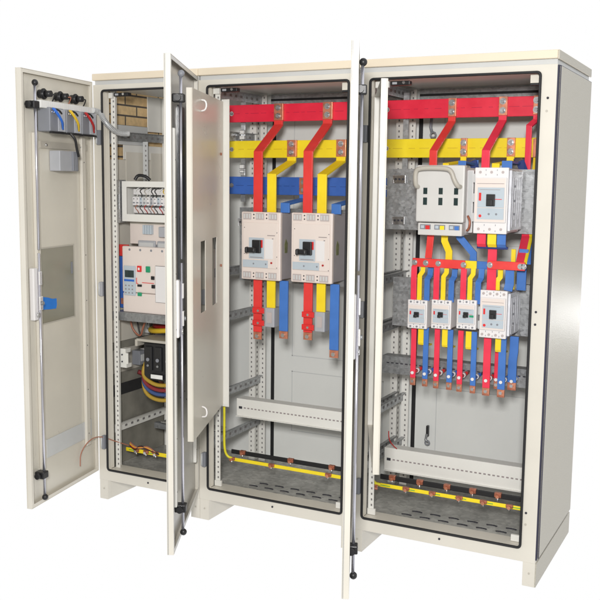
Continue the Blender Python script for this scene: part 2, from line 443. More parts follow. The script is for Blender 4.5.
# rear latch
b = MB(); b.box(.115, .127, .618, .638, .375, .43, 'black', .003); b.tube([(.121, .615, .39), (.121, .60, .365), (.135, .60, .355)], .006, 'galvd', 8); b.tube([(.13 + .011 * math.cos(k * PI / 4), .60, .352 + .011 * math.sin(k * PI / 4)) for k in range(8)], .004, 'mgrey', 8, closed=True); b.build('rear_latch', cab2)
b = MB(); b.tube([(.105, .60, 1.90), (.105, .59, 1.86), (.112, .59, 1.835)], .007, 'mgrey', 8)
b.tube([(.118 + .013 * math.cos(k * PI / 4), .59, 1.824 + .013 * math.sin(k * PI / 4)) for k in range(8)], .004, 'mgrey', 8, closed=True); b.build('lifting_hook', cab2)

# left bay: side infill panels, brick behind
b = MB()
b.box(-.001, .004, .225, .66, 1.702, 1.775, 'white'); b.box(-.001, .004, .03, .66, .78, 1.70, 'cream'); b.box(-.001, .003, .05, .428, 1.776, 1.872, 'shellg'); b.box(-.001, .004, .43, .66, 1.85, 2.03, 'white')
b.box(.0042, .006, .24, .41, 1.50, 1.74, 'cream'); b.box(.0042, .006, .45, .60, 1.50, 1.74, 'cream')
b.build('side_infill_panel', cab0)
post_mb(.022, .36, .80, 1.795, 1, 1, 'shellg', wdt=.03).build('perforated_upright', cab0)
b = MB(); b.box(-.001, .0045, .03, .66, .14, .779, 'concrete'); b.box(.0047, .007, .1, .35, .62, .74, 'handle'); b.box(.0047, .006, .05, .62, .50, .56, 'wblk'); b.build('lower_side_sheet', cab0)
b = MB(); b.box(-.06, -.03, .08, .72, 0.0, 2.045, 'brick')
o = b.build('brick_wall'); tag(o, 'yellow brick wall glimpsed through the open side of the left bay', 'brick wall')
# bracket clips in left bay
b = MB(); b.box(.083, .12, .075, .115, .67, .69, 'white'); b.box(.083, .13, .075, .078, .69, .745, 'white'); b.box(.083, .115, .075, .115, .745, .765, 'white')
b.cyl((.095, .074, .70), (.095, .07, .70), .004, 'hole', 8); b.cyl((.095, .074, .735), (.095, .07, .735), .004, 'hole', 8); b.build('clip_bracket', cab0)
# shelf rail under the big breaker
b = MB(); b.box(.03, .545, .085, .088, .906, .947, 'galvd'); b.box(.03, .545, .0882, .38, .944, .947, 'galv'); b.build('shelf_rail', cab0)
b = MB(); b.box(.06, .30, .36, .55, .70, .88, 'wblk', .01); b.box(.09, .28, .345, .3595, .73, .85, 'mgrey', .004); b.build('dark_terminal_box', cab0)
b = MB(); b.box(.10, .545, .33, .36, .30, .33, 'galvd'); b.box(.2, .545, .25, .33, .36, .366, 'floor'); b.build('cable_tray', cab0)
post_mb(.33, .30, .15, .62, 1, 1, 'galv').build('perforated_upright', cab0)

# ------------------------------------------------------------------ outer doors
def door(cab, hx, th, w, kind):
    """local: x along the door from the hinge, inner face at y=0 looking to +y"""
    d = MB(); z0, z1 = .147, 2.062
    holes = [(.174, .476, .957, 1.292)] if kind == 0 else []
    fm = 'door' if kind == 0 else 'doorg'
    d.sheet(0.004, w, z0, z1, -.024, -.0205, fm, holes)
    d.sheet(0.004, w, z0, z1, -.0262, -.0242, 'cream', holes)
    # folded edges
    for q in ((.004, .0065, z0, z1), (w - .0025, w, z0, z1), (.0068, w - .0028, z0, z0 + .0025), (.0068, w - .0028, z1 - .0025, z1)):
        d.box(q[0], q[1], -.0203, 0, q[2], q[3], 'cream')
    for q in ((.0068, .022, z0 + .003, z1 - .003), (w - .018, w - .0028, z0 + .003, z1 - .003), (.0222, w - .0182, z0 + .003, z0 + .018), (.0222, w - .0182, z1 - .018, z1 - .003)):
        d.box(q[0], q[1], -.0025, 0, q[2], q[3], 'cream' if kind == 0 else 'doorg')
    o = d.build('door', cab, (hx, -.001, 0), -th, bevel=.0015)
    # stiffener channels
    for x, ww in (((.07, .035), (w - .128, .030)) if kind == 0 else ((.05, .03), (w - .14, .03))):
        b = MB(); b.box(x, x + ww, -.0202, -.004, .30, 1.80, 'cream' if kind == 0 else 'white', .003)
        z = .36
        while z < 1.78:
            b.cyl((x + ww / 2, -.0045, z), (x + ww / 2, -.0035, z), .003, 'hole', 8); z += .22
        b.build('stiffener_channel', o)
    # lock rod
    xr = w - .083 if kind == 0 else w - (.165 if kind == 1 else .13)
    b = MB(); b.cyl((xr, .012, .175), (xr, .012, 1.28), .006, 'rod', 12); b.cyl((xr, .012, 1.295), (xr, .012, 2.0), .006, 'rod', 12); b.build('lock_rod', o)
    for z in (.178, 2.008):
        b = MB(); b.ball((xr, .014, z), .014, 'black' if kind != 1 or z < 1 else 'mgrey'); b.build('rod_roller', o)
    for z in (.285, 1.915):
        b = MB(); b.box(xr - .012, xr + .03, -.018, .028, z - .016, z + .016, 'black', .004); b.cyl((xr + .03, .005, z), (xr + .048, .005, z), .013, 'black', 12); b.build('rod_guide', o)
    b = MB(); b.box(xr + .0, xr + .034, -.018, .006, .985, 1.215, 'shellw', .005); b.box(xr - .012, xr + .014, .0145, .022, 1.03, 1.09, 'zinc', .003)
    b.box(xr - .010, xr + .012, .0145, .021, 1.14, 1.20, 'zinc', .003); b.cyl((xr, .022, 1.06), (xr, .03, 1.06), .009, 'galvd', 12)
    b.cyl((xr + .02, .015, 1.01), (xr + .02, .021, 1.01), .012, 'zinc', 12); b.build('lock_mechanism', o)
    if kind == 0:
        b = MB()
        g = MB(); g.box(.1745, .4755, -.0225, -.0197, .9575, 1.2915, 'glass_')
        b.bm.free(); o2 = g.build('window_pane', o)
        b = MB(); b.prism([(.466, 1.082), (.43, 1.075), (.40, 1.07), (.365, 1.06), (.33, 1.058), (.328, 1.03), (.335, 1.012), (.39, 1.015), (.466, 1.022)], -.0192, -.0185, 'bluepatch'); b.build('added_blue_patch', o2)  # added patch, paints the blue that shows in the glass
        b = MB(); b.box(.185, .20, -.0192, -.0175, 1.16, 1.215, 'mgrey'); b.build('window_clip', o2)
        b = MB()
        for z0_, z1_, x0_, x1_ in ((1.292, 1.298, .168, .482), (.951, .957, .168, .482), (.957, 1.292, .168, .174), (.957, 1.292, .476, .482)):
            b.box(x0_, x1_, -.0204, -.0185, z0_, z1_, 'handle')
        b.build('window_frame', o2)
        b = MB(); b.box(.04, .44, -.0202, -.016, .335, .42, 'shellg'); b.build('cross_strip', o)
        b = MB(); b.box(.04, .44, -.0202, -.012, 1.735, 1.765, 'handle')
        for q in (.10, .40): b.cyl((q, -.012, 1.75), (q, -.006, 1.75), .006, 'zinc', 10)
        b.build('cross_strip', o)
    else:
        b = MB(); b.box(.335, w - .29, -.0200, -.015, .82, 1.90, 'dkpan'); b.build('dark_reflection_sheet', o)  # added dark sheet, imitates a dark reflection on the door face
        b = MB()
        for k in range(7): b.cyl((.1 + k * .06, -.020, .70 - .05 * (k % 2)), (.1 + k * .06, -.0185, .70 - .05 * (k % 2)), .003, 'hole', 8)
        b.build('rivet', o)
    return o

m = mat('window_glass_grey_reflection', (.27, .26, .205), .22, var=.10, nscale=2.2, coat=.15); M['glass_'] = m  # opaque pane, its grey-beige reflection put into the base colour
D0 = door(cab0, 0.0, math.atan2(.590, .104), .597, 0)
D1 = door(cab1, 0.0, math.atan2(.70, .340), .785, 1)
D2 = door(cab2, 0.0, math.atan2(.73, .313), .795, 2)

# ------------------------------------------------------------------ inner doors
def inner_door(cab, hx, hy, th, w, holes, z0=.56, z1=1.955):
    b = MB(); b.sheet(0, w, z0, z1, -.0035, 0, 'door', holes)
    b.box(0, .0025, -.024, -.0037, z0, z1, 'white'); b.box(w - .0025, w, -.024, -.0037, z0, z1, 'cream')
    b.box(.003, w - .003, -.024, -.0037, z0, z0 + .0025, 'cream'); b.box(.003, w - .003, -.024, -.0037, z1 - .0025, z1, 'cream')
    o = b.build('inner_door', cab, (hx, hy, 0), -th, bevel=.001)
    b = MB(); b.box(hx + .003, hx + .030, hy + .002, hy + .005, z0 - .01, z1 + .01, 'white'); b.box(hx - .010, hx + .0028, hy + .002, hy + .02, z0 - .01, z1 + .01, 'white'); b.build('hinge_strip', cab)
    for z in ((1.90, .645) if w < .66 else ()):
        b = MB(); b.tube([(w - .16, .001, z + .022), (w - .15, .02, z + .018), (w - .145, .026, z), (w - .15, .02, z - .018), (w - .16, .001, z - .022)], .0035, 'shellw', 8, smooth_path=1)
        b.build('latch_loop', o)
    return o
I1 = inner_door(cab1, .098, .052, math.atan2(.60, .232), .64, [(.395, .49, 1.06, 1.355), (.15, .25, 1.06, 1.355)])
b = MB(); b.box(.30, .306, .001, .004, 1.5, 1.506, 'text'); b.cyl((.06, 0, 1.72), (.06, .005, 1.72), .006, 'brownc', 10); b.cyl((.06, 0, 1.22), (.06, .005, 1.22), .006, 'brownc', 10); b.build('inner_door_stud', I1)
I2 = inner_door(cab2, .070, .052, math.atan2(.63, .286), .685, [(.12, .30, 1.40, 1.67), (.38, .52, 1.40, 1.67), (.1, .56, .99, 1.17)])

# ------------------------------------------------------------------ main busbars
YB = .36
def busbar(color, z0, z1, label, dash):
    t = thing('main_busbar', label, 'busbar', (.5, YB, z0), 'horizontal main busbars')
    h = z1 - z0
    b = MB(); b.box(0, 1.628, 0, .012, 0, h, color, .002)
    b.build('bar', t)
    b = MB(); x = .03
    while x < 1.6:
        L = random.choice((.018, .03, .045)); b.box(x, x + L, -.0006, .0004, h * .49, h * .51, dash); x += L + random.choice((.012, .02, .03))
    b.build('print', t)
    for x in (.058, .87):
        b = MB(); b.cyl((x, -.004, h / 2), (x, .0, h / 2), .011, 'zinc', 12); b.cyl((x, -.009, h / 2), (x, -.004, h / 2), .008, 'galv', 6); b.build('fixing_bolt', t)
    return t
M['dashr'] = mat('red_print', (.42, .01, .05), .5); M['dashy'] = mat('yellow_print', (.58, .38, .02), .5); M['dashb'] = mat('blue_print', (.02, .05, .22), .5)
BR = busbar('red', 1.884, 1.966, 'red sleeved main busbar, topmost of the three running across both right bays', 'dashr')
BY = busbar('yellow', 1.713, 1.795, 'yellow sleeved main busbar between the red and the blue one', 'dashy')
BB = busbar('blue', 1.537, 1.622, 'blue sleeved main busbar, lowest of the three behind the droppers', 'dashb')

# ------------------------------------------------------------------ droppers
def dropper(x, zbar, zbend, zend, color, label, grp, w=.046, dx=0.0, yv=.17, xj=None, joint=True, dark=None):
    xj = x if xj is None else xj
    t = thing('busbar_dropper', label, 'busbar link', (x, 0, zend), grp)
    b = MB()
    zt = zbar - .002
    P = [(xj - x, YB - .011, zt + .004 - zend), (xj - x, YB - .013, zt - .018 - zend), (dx, yv, zbend - zend), (dx, yv, 0)]
    b.ribbon(P, w, .010, color); b.build('sleeved_bar', t, bevel=.0015)
    if joint:
        b = MB(); z0 = zt + .0045 - zend; b.box(xj - x - w * .52, xj - x + w * .52, YB - .0165, YB - .0008, z0, z0 + .078, 'copper', .001)
        b.build('copper_joint', t)
        for zz in (.02, .058):
            b = MB(); b.cyl((xj - x, YB - .021, z0 + zz), (xj - x, YB - .0166, z0 + zz), .014, 'zinc', 14); b.cyl((xj - x, YB - .03, z0 + zz), (xj - x, YB - .0212, z0 + zz), .009, 'galv', 6); b.build('bolt', t)
    return t
g1 = 'droppers into the two large breakers'
for k, (xs, who) in enumerate((((.815, .887, .958), 'left'), ((1.072, 1.143, 1.214), 'right'))):
    dropper(xs[0], 1.886, 1.735, 1.46, 'red2', 'red dropper feeding the %s large breaker in the middle bay' % who, g1, xj=xs[0] + .008)
    dropper(xs[1], 1.715, 1.632, 1.46, 'yellow2', 'yellow dropper feeding the %s large breaker in the middle bay' % who, g1, xj=xs[1] + .008)
    dropper(xs[2], 1.539, 1.500, 1.46, 'blue2', 'short blue dropper feeding the %s large breaker in the middle bay' % who, g1, xj=xs[2] + .004)
g2 = 'droppers in the right bay'
dropper(1.657, 1.886, 1.735, 1.65, 'red2', 'thin red dropper going down to the fuse switch with the grey handle', g2, w=.033, xj=1.675)
dropper(1.713, 1.715, 1.68, 1.65, 'yellow2', 'short yellow dropper behind the top of the fuse switch', g2, w=.026, xj=1.732)
dropper(1.783, 1.70, 1.69, 1.65, 'blue2', 'light blue dropper at the right shoulder of the fuse switch', g2, w=.033, joint=False)
dropper(1.881, 1.886, 1.735, 1.65, 'pink', 'pinkish red dropper going down to the upper right white breaker', g2, w=.034, xj=1.897)
dropper(1.924, 1.715, 1.68, 1.65, 'yellow2', 'short yellow dropper behind the top of the upper right white breaker', g2, w=.032, xj=1.937)
dropper(1.970, 1.705, 1.69, 1.65, 'blue2', 'light blue dropper at the right of the upper right white breaker', g2, w=.042, joint=False)
for xa, lab in ((1.765, 'navy slanting link between the fuse switch and the white breaker'), (1.968, 'navy slanting link at the right top corner of the white breaker')):
    b = MB(); b.ribbon([(xa, .34, 1.705), (xa + .02, .31, 1.695), (xa + .06, .29, 1.61)], .034, .008, 'navy')
    tag(b.build('slanting_link', bevel=.001), lab, 'busbar link', g2)
t = dropper(2.018, 1.886, 1.84, 1.40, 'pink', 'pinkish red dropper at the far right running down behind the mounting plate', g2, w=.026, yv=.315, xj=2.038)
b = MB(); b.ribbon([(2.046, .345, 1.712), (2.046, .335, 1.66), (2.04, .325, 1.60)], .024, .01, 'yellow2'); b.box(2.03, 2.062, .344, .359, 1.714, 1.79, 'copper')
tag(b.build('corner_link', bevel=.001), 'yellow stub link beside the far right red dropper', 'busbar link', g2)

# ------------------------------------------------------------------ the two large breakers (middle bay)
def large_breaker():
    w, h, d = .205, .312, .15
    t = thing('large_breaker', '', 'circuit breaker')
    b = MB(); b.box(.004, w - .004, .022, d, .004, h - .004, 'sideg', .004)
    b.build('body', t)
    b = MB(); b.box(0, w, 0, .0215, 0, h, 'shell', .005)
    b.box(.012, w - .012, -.005, .0002, .055, h - .048, 'shell', .003)
    for zc in (.0, h - .042):
        for k in range(3):
            x0 = .010 + k * .067; b.box(x0, x0 + .046, -.0025, .0002, zc + .006, zc + .038, 'sheltop', .001)
            for q in range(3): b.box(x0 + .004 + q * .014, x0 + .012 + q * .014, -.0035, -.0024, zc + .012, zc + .032, 'shellg')
            if k < 2: 
                for zz in (.014, .030): b.cyl((x0 + .0565, -.002, zc + zz), (x0 + .0565, .001, zc + zz), .0032, 'hole', 8)
    b.build('front_cover', t)
    b = MB(); b.box(.045, .125, -.0085, -.0052, .098, .195, 'facebl', .002); b.box(.012, .145, -.0085, -.0052, .058, .092, 'facebl', .001)
    b.box(.130, .17, -.0065, -.0052, .1, .19, 'shellw'); b.box(.052, .118, -.0095, -.0086, .103, .106, 'text')
    b.cyl((.07, -.0098, .075), (.07, -.0084, .075), .004, 'mgrey', 8); b.cyl((.135, -.0098, .075), (.135, -.0084, .075), .004, 'mgrey', 8)
    b.build('face_plate', t)
    b = MB(); b.box(.068, .112, -.022, -.0086, .125, .185, 'black', .003); b.box(.104, .118, -.012, -.0087, .15, .185, 'redb')
    b.box(.052, .098, -.050, -.0225, .128, .152, 'black', .007); b.box(.048, .062, -.056, -.03, .126, .154, 'black', .006); b.build('toggle', t)
    b = MB()
    b.cyl((.163, -.0095, .082), (.163, -.005, .082), .0045, 'wred', 10); b.box(.14, .18, -.0062, -.0051, .205, .208, 'text'); b.box(.165, .172, -.0062, -.0051, .19, .194, 'text')
    for x, z in ((.02, .24), (.19, .22), (.02, .12), (.19, .11), (.19, .06)): b.cyl((x, -.0062, z), (x, -.0048, z), .002, 'hole', 8)
    b.build('trip_button', t)
    b = MB(); b.prism([(.05, .125), (.075, .125), (.078, .17), (.06, .19), (.048, .165)], w - .0042, w - .0028, 'olive', axis='x'); b.build('side_sticker', t)
    b = MB()
    for k in range(2): b.cyl((.02 + k * .03, .03, -.002), (.02 + k * .03, .03, .002), .003, 'hole', 8)
    b.build('base_vent', t)
    return t
proto = large_breaker()
for k, (x, z, lab) in enumerate(((.755, 1.150, 'left of the two large breakers, pinkish white with black toggle, beside the perforated plate'),
                                 (1.015, 1.152, 'right of the two large breakers, pinkish white with black toggle, next to the gasket'))):
    o = proto if k == 0 else copy_tree(proto)
    o.location = (x, .12, z); tag(o, lab, 'circuit breaker', 'large breakers of the middle bay')

# outgoing bars below the large breakers
g = 'outgoing bars under the large breakers'
def outgoing(x, color, z0, z1, label, w=.044, y=.16, holes=True):
    t = thing('outgoing_bar', label, 'busbar link', (x, y, z0), g)
    b = MB(); b.ribbon([(0, 0, z1 - z0), (0, 0, (z1 - z0) * .5), (0, 0, .035)], w, .01, color); b.build('sleeved_bar', t, bevel=.0015)
    b = MB(); b.box(-w * .48, w * .48, -.0045, .0045, 0, .0345, 'copper', .001); b.cyl((0, -.012, .016), (0, -.005, .016), .010, 'zinc', 6); b.build('lug', t)
    return t
for k, (xs, who) in enumerate(((( .822, .893, .960), 'left'), ((1.085, 1.150, 1.218), 'right'))):
    outgoing(xs[0], 'red2', .865 if k == 0 else .885, 1.149, 'red outgoing bar under the %s large breaker' % who)
    outgoing(xs[1], 'yellow2', .97, 1.149, 'yellow outgoing bar under the %s large breaker' % who)
    outgoing(xs[2], 'blue2', .88 if k == 0 else .815, 1.149, 'blue outgoing bar under the %s large breaker' % who)
g = 'current transformers under the large breakers'
for k, (x, lab) in enumerate(((.870, 'grey current transformer with red flanks beneath the left large breaker'), (1.128, 'grey current transformer with red flanks beneath the right large breaker'))):
    t = thing('current_transformer', lab, 'current transformer', (x, .14, .93), g)
    b = MB(); b.box(.0, .05, 0, .07, 0, .09, 'mgreyl', .004); b.box(.012, .038, -.002, .0, .02, .07, 'sheltop', .0); b.build('body', t)
    for z in (.004, .062):
        b = MB(); b.box(-.062, -.001, -.008, .0, z, z + .026, 'redb', .002); b.cyl((-.03, -.013, z + .013), (-.03, -.0082, z + .013), .006, 'zinc', 6); b.build('red_flank', t)
    b = MB(); b.cyl((.025, .03, .0905), (.025, .03, .16), .004, 'shellw', 8); b.build('terminal_pin', t)

# ------------------------------------------------------------------ fuse switch (upper left of right bay)
t = thing('fuse_switch', 'white fuse switch with arched grey handle and six dark slots', 'switch', (1.620, .06, 1.391))
b = MB(); b.box(.004, .196, .05, .20, .0, .275, 'shellw', .004); b.box(.196, .222, .08, .20, .01, .265, 'shellg', .003); b.build('body', t)
b = MB(); b.box(0, .205, .012, .05, .052, .284, 'fusew', .006)
for x in (.032, .098, .163):
    for z in (.122, .166): b.box(x, x + .017, .0105, .0125, z, z + (.030 if z < .15 else .026), 'lcd', .0)
b.build('front_cover', t)
b = MB(); b.tube([(.008, .012, .195), (.006, -.012, .20), (.004, -.016, .255), (.02, -.018, .272), (.13, -.018, .272), (.158, -.017, .262), (.17, -.016, .225), (.184, -.01, .20), (.188, .012, .197)], .0095, 'handle', 12, smooth_path=2); b.build('arched_handle', t)
b = MB(); b.box(.012, .20, .012, .05, -.002, .048, 'fusew', .003); b.build('terminal_cover', t)
b = MB()
for k, cc in enumerate(('redb', 'yellow2', 'blue2')):
    x = .022 + k * .062; b.box(x, x + .046, .0105, .0125, .022, .042, 'mgrey'); b.box(x + .024, x + .042, .0095, .0107, .022, .038, cc); b.box(x + .004, x + .018, .0095, .0107, .026, .038, 'facebl')
b.build('terminal_window', t)
b = MB(); b.tube([(.212, .05, .08), (.225, .04, .06), (.222, .04, .03), (.21, .05, .02)], .005, 'brownc', 8, smooth_path=2); b.build('earth_loop', t)

# ------------------------------------------------------------------ moulded case breakers
def mccb(w, h, d, toggle='black', green=False, shroud=0.0, poles=3):
    t = thing('moulded_breaker', '', 'circuit breaker')
    b = MB(); b.box(.002, w - .002, .02, d, .003, h - .003, 'shellw', .003); b.build('body', t)
    b = MB(); b.box(0, w, .004, .0198, 0, h, 'shellw', .003); b.box(.004, w - .004, -.006, .0042, h * .17, h * .85, 'shell', .003)
    for k in range(poles):
        x = w * (k + .5) / poles
        for z in (.07 * h, .93 * h): b.cyl((x, .001, z), (x, .0045, z), min(.0055, w * .05), 'sheltop' if shroud else 'mgrey', 10)
        if k: 
            for z in (.03, .12, .88, .95): b.box(x - w / poles / 2 - .001, x - w / poles / 2 + .001, .0028, .0045, z * h, z * h + .006, 'mgrey')
    b.build('front_cover', t)
    b = MB(); b.box(w * .13, w * .92, -.0085, -.0062, h * .40, h * .70, 'facebl', .001); b.box(w * .13, w * .92, -.0078, -.0062, h * .22, h * .39, 'facebl')
    b.box(w * .17, w * .24, -.0095, -.0086, h * .5, h * .62, 'redb'); b.box(w * .64, w * .85, -.0092, -.0086, h * .52, h * .53, 'redb'); b.box(w * .2, w * .8, -.0092, -.0086, h * .665, h * .67, 'text')
    if green: b.box(w * .70, w * .92, -.0095, -.0086, h * .43, h * .5, 'green')
    if shroud:
        b.cyl((w * .22, -.0085, h * .27), (w * .22, -.006, h * .27), .006, 'redb', 12)
        for q in (.48, .70): b.cyl((w * q, -.0085, h * .3), (w * q, -.006, h * .3), .0045, 'mgrey', 10)
        b.box(w * .1, w * .9, -.0066, -.0058, h * .755, h * .762, 'text')
    b.build('face_plate', t)
    b = MB(); b.box(w * .40, w * .66, -.016, -.0087, h * .42, h * .60, 'black', .002); b.box(w * .44, w * .60, -.032, -.0162, h * .43, h * .52, toggle, .002); b.build('toggle', t)
    if shroud:
        b = MB(); b.box(w + .001, w + .012, .01, shroud, .012, h - .01, 'shroud', .003)
        for k in range(5): b.box(w + .0122, w + .0135, .03 + k * .032, .042 + k * .032, h * .1 + (k % 2) * .03, h * .85, 'shroud')
        for z in (.3, .5, .72): b.cyl((w + .012, .06, h * z), (w + .016, .06, h * z), .004, 'mgrey', 8)
        b.build('side_shroud', t)
        for z in (.25, .55, .85):
            b = MB(); b.box(-.014, -.001, .03, .05, h * z - .02, h * z + .015, 'shellg', .002); b.build('side_lug', t)
    return t
g = 'white moulded breakers of the right bay'
o = mccb(.136, .262, .20, shroud=.19); o.location = (1.869, .06, 1.404); tag(o, 'upper right white breaker with red button and glossy side, beside the fuse switch', 'circuit breaker', g)
o = mccb(.112, .196, .165, shroud=.155, poles=4); o.location = (1.897, .10, .977); tag(o, 'mid sized white breaker, rightmost of the lower row, with four poles', 'circuit breaker', g)
small = mccb(.086, .122, .15)
for k, (x, z, lab) in enumerate(((1.585, .990, 'leftmost small white breaker of the lower row'), (1.690, .997, 'second small white breaker from the left in the lower row'))):
    o = small if k == 0 else copy_tree(small); o.location = (x, .10, z); tag(o, lab, 'circuit breaker', g)
o = mccb(.083, .122, .15, green=True); o.location = (1.800, .10, 1.005); tag(o, 'small white breaker with a green mark, third in the lower row', 'circuit breaker', g)

# ------------------------------------------------------------------ distribution comb between upper and lower breakers
g = 'comb bars above the lower breakers'
def comb(x0, x1, y, z0, z1, color, label, bolts=()):
    t = thing('comb_bar', label, 'busbar link', (x0, y, z0), g)
    b = MB(); b.box(0, x1 - x0, 0, .008, 0, z1 - z0, color, .0015); b.build('bar', t)
    for x in bolts:
        b = MB(); zc = (z1 - z0) / 2; b.cyl((x - x0, -.005, zc), (x - x0, 0, zc), .012, 'zinc', 12); b.cyl((x - x0, -.012, zc), (x - x0, -.0052, zc), .008, 'galv', 6); b.build('bolt', t)
    return t
comb(1.597, 1.825, .115, 1.252, 1.288, 'red2', 'left red comb bar with three bolts above the small breakers', (1.608, 1.657, 1.712, 1.82))
comb(1.60, 1.868, .135, 1.254, 1.286, 'yellow2', 'yellow comb bar mostly hidden behind the left red one')
comb(1.62, 1.935, .155, 1.252, 1.284, 'blue2', 'blue comb bar behind the yellow one')
comb(1.918, 2.072, .115, 1.258, 1.292, 'red2', 'right red comb bar with bolts above the mid sized breaker', (1.93, 2.055, 2.068))
g = 'links in the comb of the right bay'
def link(pts, color, label, w=.026, t_=.008):
    p0 = Vector(pts[0]); b = MB(); b.ribbon([Vector(p) - p0 for p in pts], w, t_, color)
    o = b.build('sleeved_link', None, p0, bevel=.0012); tag(o, label, 'busbar link', g); return o
link([(1.668, .135, 1.39), (1.668, .125, 1.34), (1.668, .112, 1.29)], 'red2', 'straight red link hanging under the fuse switch', .029)
link([(1.722, .155, 1.39), (1.724, .15, 1.362), (1.748, .14, 1.32), (1.748, .14, 1.285)], 'yellow2', 'kinked yellow link hanging under the fuse switch', .029)
link([(1.780, .165, 1.40), (1.785, .16, 1.38), (1.848, .155, 1.315), (1.848, .155, 1.28)], 'blue2', 'kinked blue link slanting down under the fuse switch', .030)
for x, cc, n in ((1.895, 'pink', 'red'), (1.938, 'yellow2', 'yellow'), (1.977, 'blue2', 'blue')):
    o = link([(x, .10, 1.404), (x, .10, 1.362), (x, .112, 1.350)], cc, 'short %s stub under the upper right white breaker' % n, .036)
b = MB(); b.box(1.873, 2.0, .112, .125, 1.340, 1.351, 'navy', .002); tag(b.build('stub_shadow_bar'), 'dark bar painted as the shadow under the three coloured stubs of the upper right breaker', 'busbar link', g)  # shadow at the stub ends, put in as a dark bar
link([(1.935, .128, 1.34), (1.935, .128, 1.26), (1.935, .128, 1.172)], 'pink', 'wide pinkish red link going down into the mid sized breaker', .037)
link([(1.968, .14, 1.26), (1.968, .14, 1.225), (1.958, .135, 1.21), (1.958, .135, 1.172)], 'yellow2', 'narrow yellow link above the mid sized breaker', .022)
link([(2.012, .165, 1.34), (2.012, .165, 1.25), (2.012, .165, 1.175)], 'yellow2', 'yellow link seen between the red and the blue one at the right', .018)
link([(2.048, .19, 1.34), (2.045, .18, 1.26), (2.045, .18, 1.172)], 'blue2', 'tall blue link at the right end of the comb', .038)
link([(2.008, .135, 1.262), (2.008, .135, 1.20), (2.003, .132, 1.172)], 'blue2', 'short blue link above the right shoulder of the mid sized breaker', .036)
for dx, cc, n in ((0, 'pink', 'pinkish red'), (.022, 'yellow2', 'yellow'), (.040, 'blue2', 'blue')):
    link([(2.028 + dx, .30, 1.405), (2.03 + dx, .285, 1.385), (2.048 + dx * .9, .13, 1.286)], cc, '%s link slanting forward from under the mounting plate at the far right' % n, .034 if dx == 0 else .016)
# risers into lower breakers
for xr, xy, xb, who in ((1.607, 1.634, 1.664, 'leftmost'), (1.707, 1.738, 1.770, 'second'), (1.823, 1.852, 1.884, 'third')):
    link([(xr, .113, 1.254), (xr, .11, 1.2), (xr, .112, 1.108 if who != 'third' else 1.125)], 'pink', 'pinkish red link entering the %s small breaker' % who, .024)
    link([(xy + .006, .13, 1.256), (xy + .006, .128, 1.232), (xy - .003, .118, 1.215), (xy - .003, .118, 1.11)], 'yellow2', 'yellow link entering the %s small breaker' % who, .020)
    link([(xb + .004, .15, 1.255), (xb + .004, .14, 1.215), (xb - .002, .124, 1.2), (xb - .002, .124, 1.11)], 'blue2', 'blue link entering the %s small breaker' % who, .024)
# outgoing bars to lugs
g = 'outgoing bars ending in copper lugs'
def out_bar(x, color, zt, zb, label, w=.026, y=.150, ins=None, dx=0.0):
    t = thing('outgoing_bar', label, 'busbar link', (x, y, zb), g)
    b = MB(); b.ribbon([(dx, 0, zt - zb), (dx, 0, (zt - zb) * .72), (0, 0, (zt - zb) * .55), (0, 0, .032)], w, .008, color); b.build('sleeved_bar', t, bevel=.0012)
    b = MB(); b.box(-w * .5, w * .5, -.004, .004, 0, .0318, 'copper', .001); b.cyl((0, -.010, .018), (0, -.0042, .018), .0075, 'zinc', 6); b.box(-w * .42, w * .42, -.0055, -.0042, .0, .006, 'brownc'); b.build('lug', t)
    if ins:
        b = MB(); z = .79 - zb
        b.cyl((0, .004, z), (0, .045, z), .008, ins, 12); b.cyl((0, .045, z), (0, .07, z), .011, 'shellw', 8, r1=.009); b.cyl((0, .07, z), (0, .118, z), .008, ins, 12); b.cyl((0, -.012, z), (0, -.0042, z), .007, 'shellw', 8)
        b.build('standoff_insulator', t)
    return t
for k, (xr, xb, who) in enumerate(((1.600, 1.655, 'leftmost small'), (1.705, 1.763, 'second small'), (1.808, 1.866, 'third small'), (1.923, 1.986, 'mid sized'))):
    zt = .99 if k < 3 else .978
    out_bar(xr, 'pink', zt, .735 - .003 * k, 'pinkish red outgoing bar below the %s breaker' % who, .023 if k < 3 else .031, ins='redb', dx=.0)
    out_bar(xb, 'blue2', zt, .735 - .003 * k, 'blue outgoing bar below the %s breaker' % who, .023 if k < 3 else .031, ins='wblu', dx=.0)
    b = MB(); x = (xr + xb) / 2 + (.006 if k < 3 else .014); yy = .145
    b.ribbon([(x, yy, zt), (x, yy, .925), (x, yy + .004, .918), (x, .20, .905), (x, .26, .90)], .024, .008, 'yellow2')
    tag(b.build('outgoing_bar', bevel=.001), 'yellow outgoing bar folding back under the %s breaker' % who, 'busbar link', g)
out_bar(2.020, 'blue2', .978, .752, 'rear blue outgoing bar at the far right of the lower row', .036, y=.19, ins='wblu', dx=.004)
out_bar(1.955, 'pink', .978, .750, 'rear red outgoing bar half hidden behind the front one', .02, y=.19, ins='redb')

